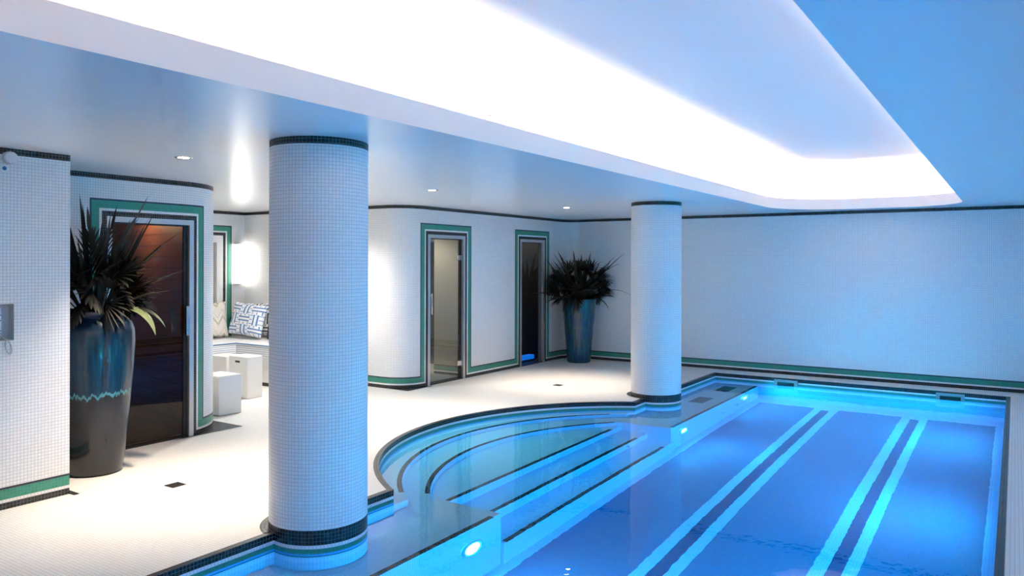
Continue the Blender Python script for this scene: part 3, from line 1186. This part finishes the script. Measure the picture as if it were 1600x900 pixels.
g = 'scatter cushions on the corner sofa'
pillow('cushion', 'blue and white fretwork patterned cushion in the middle of the sofa', (-8.95, 6.90, 0.80), 0.64, 0.46, 0.16, ['pillow_white', 'pillow_blue'], fret, radians(4), 0.10, radians(-14), g)
pillow('cushion', 'cream cushion with tan zigzag stripes leaning on the back wall', (-9.35, 6.57, 0.80), 0.52, 0.50, 0.13, ['pillow_cream', 'pillow_tan'], zig, 0.0, radians(82), radians(-12), g)
pillow('cushion', 'black and white fretwork cushion behind the blue one', (-8.98, 7.12, 0.795), 0.62, 0.48, 0.13, ['pillow_white', 'pillow_dark'], fret, radians(-3), 0.0, radians(-8), g)
pillow('cushion', 'plain black cushion at the column side of the sofa', (-8.42, 7.00, 0.765), 0.44, 0.42, 0.14, ['pillow_dark'], lambda i, j: 0, radians(-6), -0.1, radians(-14), g)

t = thing('wall_sconce', 'tall lit white box lamp on the lounge wall beside the doorway', 'wall lamp', (-9.5, 7.13, 1.58))
bm = B()
box(bm, (0.012, -0.062, -0.285), (0.105, 0.062, 0.285), bevel=0.008)
obj('shade', bm, 'sconce_white', t)
bm = B()
box(bm, (0, -0.066, 0.285), (0.11, 0.066, 0.295))
box(bm, (0, -0.066, -0.295), (0.11, 0.066, -0.285))
box(bm, (0, -0.04, -0.285), (0.012, 0.04, 0.285))
obj('bracket', bm, 'steel', t)


def stool(x0, x1, y0, y1, h, label, slot):
    t_ = thing('cube_stool', label, 'stool', ((x0 + x1) / 2, (y0 + y1) / 2, 0), 0, 'cube stools in the lounge')
    a, b = (x1 - x0) / 2, (y1 - y0) / 2
    cuboid('body', (-a, -b, 0.003), (a, b, h), 'stool_white', t_, 0.008)
    if slot:
        cx_ = slot - (x0 + x1) / 2
        cuboid('hand_slot', (cx_ - 0.045, -b - .0015, h - 0.075), (cx_ + 0.045, -b + .01, h - 0.05), 'black_rubber', t_, 0.004)
    return t_


stool(-7.24, -6.89, 4.955, 5.235, 0.415, 'low white cube stool nearest the sauna wall, its shaded face towards the pool', None)
stool(-7.83, -7.49, 5.767, 5.985, 0.492, 'tall white cube stool with a dark hand slot in front of the sofa', -7.67)
stool(-8.40, -8.06, 5.90, 6.17, 0.445, 'white cube stool behind the low one, beside the sofa', None)
stool(-7.10, -6.80, 5.83, 6.12, 0.43, 'white cube stool almost hidden behind the near column', None)

# lounge ceiling lamp, out of the picture behind the near column
t = thing('ceiling_lamp', 'recessed lamp in the lounge ceiling', 'ceiling lamp', (-7.25, 6.08, H))
lathe_obj('trim_ring', [(0.07, 0.002), (0.072, -0.004), (0.10, -0.004), (0.102, 0.0)], 'steel', t)
bm = B()
cyl(bm, (0, 0, -0.0015), 0.07, 0.002, 'Z', 24)
obj('lens', bm, 'lamp_white', t)
lt = bpy.data.lights.new('lounge_beam', 'SPOT')
lt.energy = 210
lt.color = (1.0, 0.94, 0.86)
lt.spot_size = radians(150)
lt.spot_blend = 0.6
lt.shadow_soft_size = 0.07
lo = bpy.data.objects.new('beam', lt)
COL.objects.link(lo)
lo.location = (0, 0, -0.012)
lo.parent = t
# lobby lamp behind door_2
t = thing('ceiling_lamp', 'recessed lamp in the lobby ceiling behind the clear glass door', 'ceiling lamp', (-7.1, 8.05, 2.2))
lathe_obj('trim_ring', [(0.04, 0.002), (0.042, -0.004), (0.06, -0.004), (0.062, 0.0)], 'steel', t)
bm = B()
cyl(bm, (0, 0, -0.0015), 0.04, 0.002, 'Z', 24)
obj('lens', bm, 'lamp_white', t)
lt = bpy.data.lights.new('lobby_beam', 'SPOT')
lt.energy = 48
lt.color = (1.0, 0.92, 0.8)
lt.spot_size = radians(150)
lt.spot_blend = 0.6
lt.shadow_soft_size = 0.04
lo = bpy.data.objects.new('beam', lt)
COL.objects.link(lo)
lo.location = (0, 0, -0.012)
lo.parent = t
# unseen dim lamp added to light up the sauna interior
t = thing('cabin_fill', 'added dim fill lamp, unseen, in the sauna cabin ceiling', 'ceiling lamp', (-7.3, 4.2, 2.15))
lathe_obj('shade', [(0.001, -0.03), (0.05, -0.028), (0.06, -0.01), (0.062, 0.0)], 'white_plastic', t)
lt = bpy.data.lights.new('cabin_glow', 'POINT')
lt.energy = 22
lt.color = (1.0, 0.72, 0.5)
lt.shadow_soft_size = 0.06
lo = bpy.data.objects.new('glow', lt)
COL.objects.link(lo)
lo.location = (0, 0, -0.10)
lo.parent = t

# ------------------------------------------------------------------ plants
def leaf(bm_, base, az, el, length, width, droop, fold=0.25, seg=9, tip=1.0, mi=0):
    """tapering folded blade that rises at el and bends down by droop along its length"""
    p = Vector(base)
    rows = []
    a = el
    st = length / seg
    side = Vector((-sin(az), cos(az), 0))
    for k in range(seg + 1):
        f = k / seg
        w_ = width * (sin(pi * min(1.0, 0.12 + 0.88 * f ** 0.75)) ** 0.8 if k < seg else 0.02) * tip
        d = Vector((cos(az) * cos(a), sin(az) * cos(a), sin(a)))
        nrm = side.cross(d)
        rows.append((p - side * w_ / 2 + nrm * fold * w_ * 0.5, p.copy(), p + side * w_ / 2 + nrm * fold * w_ * 0.5))
        p = p + d * st
        a -= droop / seg
    vr = [[bm_.verts.new(q) for q in r_] for r_ in rows]
    for a_, b_ in zip(vr, vr[1:]):
        for k in range(2):
            f = bm_.faces.new((a_[k], a_[k + 1], b_[k + 1], b_[k]))
            f.material_index = mi
            f.smooth = True


def feather(bm_, base, az, el, length, n_pairs, lw, droop, spread=0.9):
    """pinnate palm frond: a midrib with paired narrow leaflets"""
    p = Vector(base)
    a = el
    pts = [p.copy()]
    st = length / n_pairs
    side = Vector((-sin(az), cos(az), 0))
    for k in range(n_pairs):
        d = Vector((cos(az) * cos(a), sin(az) * cos(a), sin(a)))
        f = k / n_pairs
        if f > 0.22:
            ll = length * 0.42 * sin(pi * min(1, 0.25 + 0.75 * f)) ** 0.6 * random.uniform(.85, 1.1)
            for s in (-1, 1):
                dv = (d * 1.0 + side * s * spread * (1.05 - 0.6 * f)).normalized()
                leaf(bm_, p, atan2(dv.y, dv.x), math.asin(max(-1, min(1, dv.z))), ll, lw, random.uniform(0.1, 0.5), 0.3, 5)
        p = p + d * st
        pts.append(p.copy())
        a -= droop / n_pairs
    d = Vector((cos(az) * cos(a), sin(az) * cos(a), sin(a)))
    leaf(bm_, p, az, a, length * 0.3, lw, 0.1, 0.3, 5)
    tube(bm_, pts, 0.005, 5)


def fan(bm_, base, az, el, stalk, rad, n_l, arch, droop, nod=1.0, roll=0.0):
    """fan palm leaf: a stalk and a spread of pointed segments"""
    b0 = Vector(base)
    d = Vector((cos(az) * cos(el), sin(az) * cos(el), sin(el)))
    hub = b0 + d * stalk
    tube(bm_, [b0, b0 + d * stalk * .5 + Vector((0, 0, .01)), hub], 0.005, 5)
    el2 = el - nod
    fwd = Vector((cos(az) * cos(el2), sin(az) * cos(el2), sin(el2)))
    side = Vector((-sin(az), cos(az), 0))
    side = side * cos(roll) + fwd.cross(side) * sin(roll)
    for k in range(n_l):
        t_ = -arch + 2 * arch * k / (n_l - 1)
        dv = (fwd * cos(t_) + side * sin(t_)).normalized()
        leaf(bm_, hub, atan2(dv.y, dv.x), math.asin(max(-1, min(1, dv.z))), rad * (0.8 + 0.2 * cos(t_)) * random.uniform(.92, 1.05), rad * 0.17, droop, 0.35, 6)


# near plant in the tall dark blue pot
px_, py_ = -5.885, 3.135
t = thing('potted_palm', 'palm with spiky fronds in a tall dark blue glazed pot by the sauna door', 'potted plant', (px_, py_, 0))
prof = [(0.001, 0.0), (0.185, 0.0), (0.200, 0.02), (0.225, 0.25), (0.250, 0.50), (0.275, 0.80), (0.287, 1.00), (0.284, 1.08), (0.265, 1.145), (0.235, 1.175), (0.228, 1.195), (0.250, 1.225),
        (0.252, 1.235), (0.240, 1.238), (0.215, 1.20), (0.21, 1.15)]
lathe_obj('pot', prof, 'glaze_dark', t, 64)
bm = B()
cyl(bm, (0, 0, 1.165), 0.212, 0.01, 'Z', 40)
obj('soil', bm, 'soil', t)
rnd = random.Random(3)
top_z = 1.17
# direction towards the camera is about azimuth -0.49 rad; right in the picture is about +0.55 rad
for az, el, ln, dr, npz in ((2.2, 1.40, 0.72, 0.25, 14), (0.6, 1.40, 0.78, 0.30, 14), (1.2, 1.15, 0.70, 0.45, 13), (3.6, 1.25, 0.72, 0.3, 14), (0.1, 1.30, 0.66, 0.4, 13),
                            (-0.6, 1.38, 0.70, 0.35, 14), (5.0, 1.30, 0.70, 0.3, 14), (4.3, 1.2, 0.72, 0.35, 14), (0.75, 0.85, 0.56, 0.5, 12), (3.9, 1.05, 0.70, 0.3, 13),
                            (0.4, 0.65, 0.5, 0.5, 11), (4.0, 1.35, 0.75, 0.2, 14)):
    bm = B()
    feather(bm, (0.06 * cos(az), 0.06 * sin(az), top_z), az, el, ln, npz, 0.026, dr, 0.5)
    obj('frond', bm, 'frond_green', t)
for k in range(16):
    az = rnd.uniform(0, 2 * pi)
    bm = B()
    leaf(bm, (0.05 * cos(az), 0.05 * sin(az), top_z), az, rnd.uniform(1.05, 1.45), rnd.uniform(0.65, 0.98), 0.045, rnd.uniform(0.05, 0.3), 0.6)
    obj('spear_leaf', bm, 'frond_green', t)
for k in range(20):
    az = -0.49 + (k - 9.5) * 0.23
    el = (0.85, 1.10, 0.55)[k % 3]
    bm = B()
    fan(bm, (0.06 * cos(az), 0.06 * sin(az), top_z), az, el, (0.28, 0.36, 0.24)[k % 3], rnd.uniform(0.22, 0.27), 15, 1.5, 0.5, rnd.uniform(0.1, 1.5), rnd.choice((-1, 1)) * rnd.uniform(0.3, 1.1))
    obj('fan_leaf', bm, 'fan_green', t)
for az, el, ln, w_, dr in ((0.30, 0.75, 0.56, 0.12, 2.3), (0.62, 0.70, 0.48, 0.10, 2.0)):
    bm = B()
    leaf(bm, (0.14 * cos(az), 0.14 * sin(az), top_z + .02), az, el, ln, w_, dr, 0.35, 12)
    obj('drooping_leaf', bm, 'leaf_light', t)

# far plant in the teal pot
px_, py_ = -5.92, 10.98
t = thing('potted_palm', 'bushy dark palm in a teal glazed pot in the far left corner', 'potted plant', (px_, py_, 0))
prof = [(0.001, 0.0), (0.180, 0.0), (0.190, 0.015), (0.205, 0.20), (0.228, 0.45), (0.252, 0.72), (0.268, 0.92), (0.272, 1.00), (0.278, 1.02), (0.270, 1.03), (0.245, 1.0), (0.24, 0.95)]
lathe_obj('pot', prof, 'glaze_teal', t, 64)
bm = B()
cyl(bm, (0, 0, 0.965), 0.243, 0.01, 'Z', 40)
obj('soil', bm, 'soil', t)
top_z = 0.97
rnd = random.Random(11)
for k in range(20):
    az = k * 2.399
    el = (1.35, 1.05, 0.75, 0.45)[k % 4]
    bm = B()
    feather(bm, (0.08 * cos(az), 0.08 * sin(az), top_z), az, el, rnd.uniform(0.56, 0.70), 12, 0.042, rnd.uniform(0.4, 0.9), 0.7)
    obj('frond', bm, 'frond_green', t)
for k in range(22):
    az = k * 2.399 + .5
    bm = B()
    leaf(bm, (0.07 * cos(az), 0.07 * sin(az), top_z), az, rnd.uniform(0.95, 1.45), rnd.uniform(0.75, 1.08), 0.06, rnd.uniform(0.1, 0.6), 0.6)
    obj('spear_leaf', bm, 'frond_green', t)
for k in range(26):
    az = k * 2.399 + 1.1
    el = (0.25, 0.6, 0.95, 1.25)[k % 4]
    bm = B()
    fan(bm, (0.10 * cos(az), 0.10 * sin(az), top_z + .03), az, el, (0.26, 0.36, 0.44, 0.52)[k % 4], rnd.uniform(0.22, 0.28), 14, 1.5, 0.5, rnd.uniform(0.1, 1.4), rnd.choice((-1, 1)) * rnd.uniform(0.3, 1.2))
    obj('fan_leaf', bm, 'fan_green', t)
for az, el, ln, dr in ((0.45, 0.85, 0.85, 1.6), (0.9, 0.75, 0.75, 1.5), (-0.2, 0.7, 0.6, 2.0)):
    bm = B()
    leaf(bm, (0.12 * cos(az), 0.12 * sin(az), top_z), az, el, ln, 0.05, dr, 0.35, 12)
    obj('drooping_leaf', bm, 'frond_green', t)

# ------------------------------------------------------------------ world, camera, view
wd = bpy.data.worlds.new('world')
SC.world = wd
wd.use_nodes = True
wd.node_tree.nodes['Background'].inputs[0].default_value = (0, 0, 0, 1)

F_PX, CY, YAW, ROLL = 1195.73, 411.09, 0.5819, 0.0025
cam = bpy.data.cameras.new('camera')
cam.sensor_width = 36
cam.sensor_fit = 'HORIZONTAL'
cam.lens = 36 * F_PX / 1600
cam.shift_y = (CY - 450) / 1600
cam.clip_start = 0.05
co = bpy.data.objects.new('camera', cam)
COL.objects.link(co)
Fv = Vector((-sin(YAW), cos(YAW), 0))
Rv = Vector((cos(YAW), sin(YAW), 0))
Uv = Vector((0, 0, 1))
R2 = Rv * cos(ROLL) + Uv * sin(ROLL)
U2 = -Rv * sin(ROLL) + Uv * cos(ROLL)
co.matrix_world = Matrix(((R2.x, U2.x, -Fv.x, 0), (R2.y, U2.y, -Fv.y, 0), (R2.z, U2.z, -Fv.z, 1.6), (0, 0, 0, 1)))
SC.camera = co

vs = SC.view_settings
vs.view_transform = 'Standard'
vs.look = 'None'
vs.gamma = 1
vs.use_curve_mapping = False
vs.exposure = 0.28
cy = SC.cycles
cy.max_bounces = 10
cy.diffuse_bounces = 5
cy.glossy_bounces = 4
cy.transmission_bounces = 8
cy.transparent_max_bounces = 12
cy.caustics_reflective = False
cy.caustics_refractive = True
cy.sample_clamp_indirect = 40.0
cy.use_denoising = True
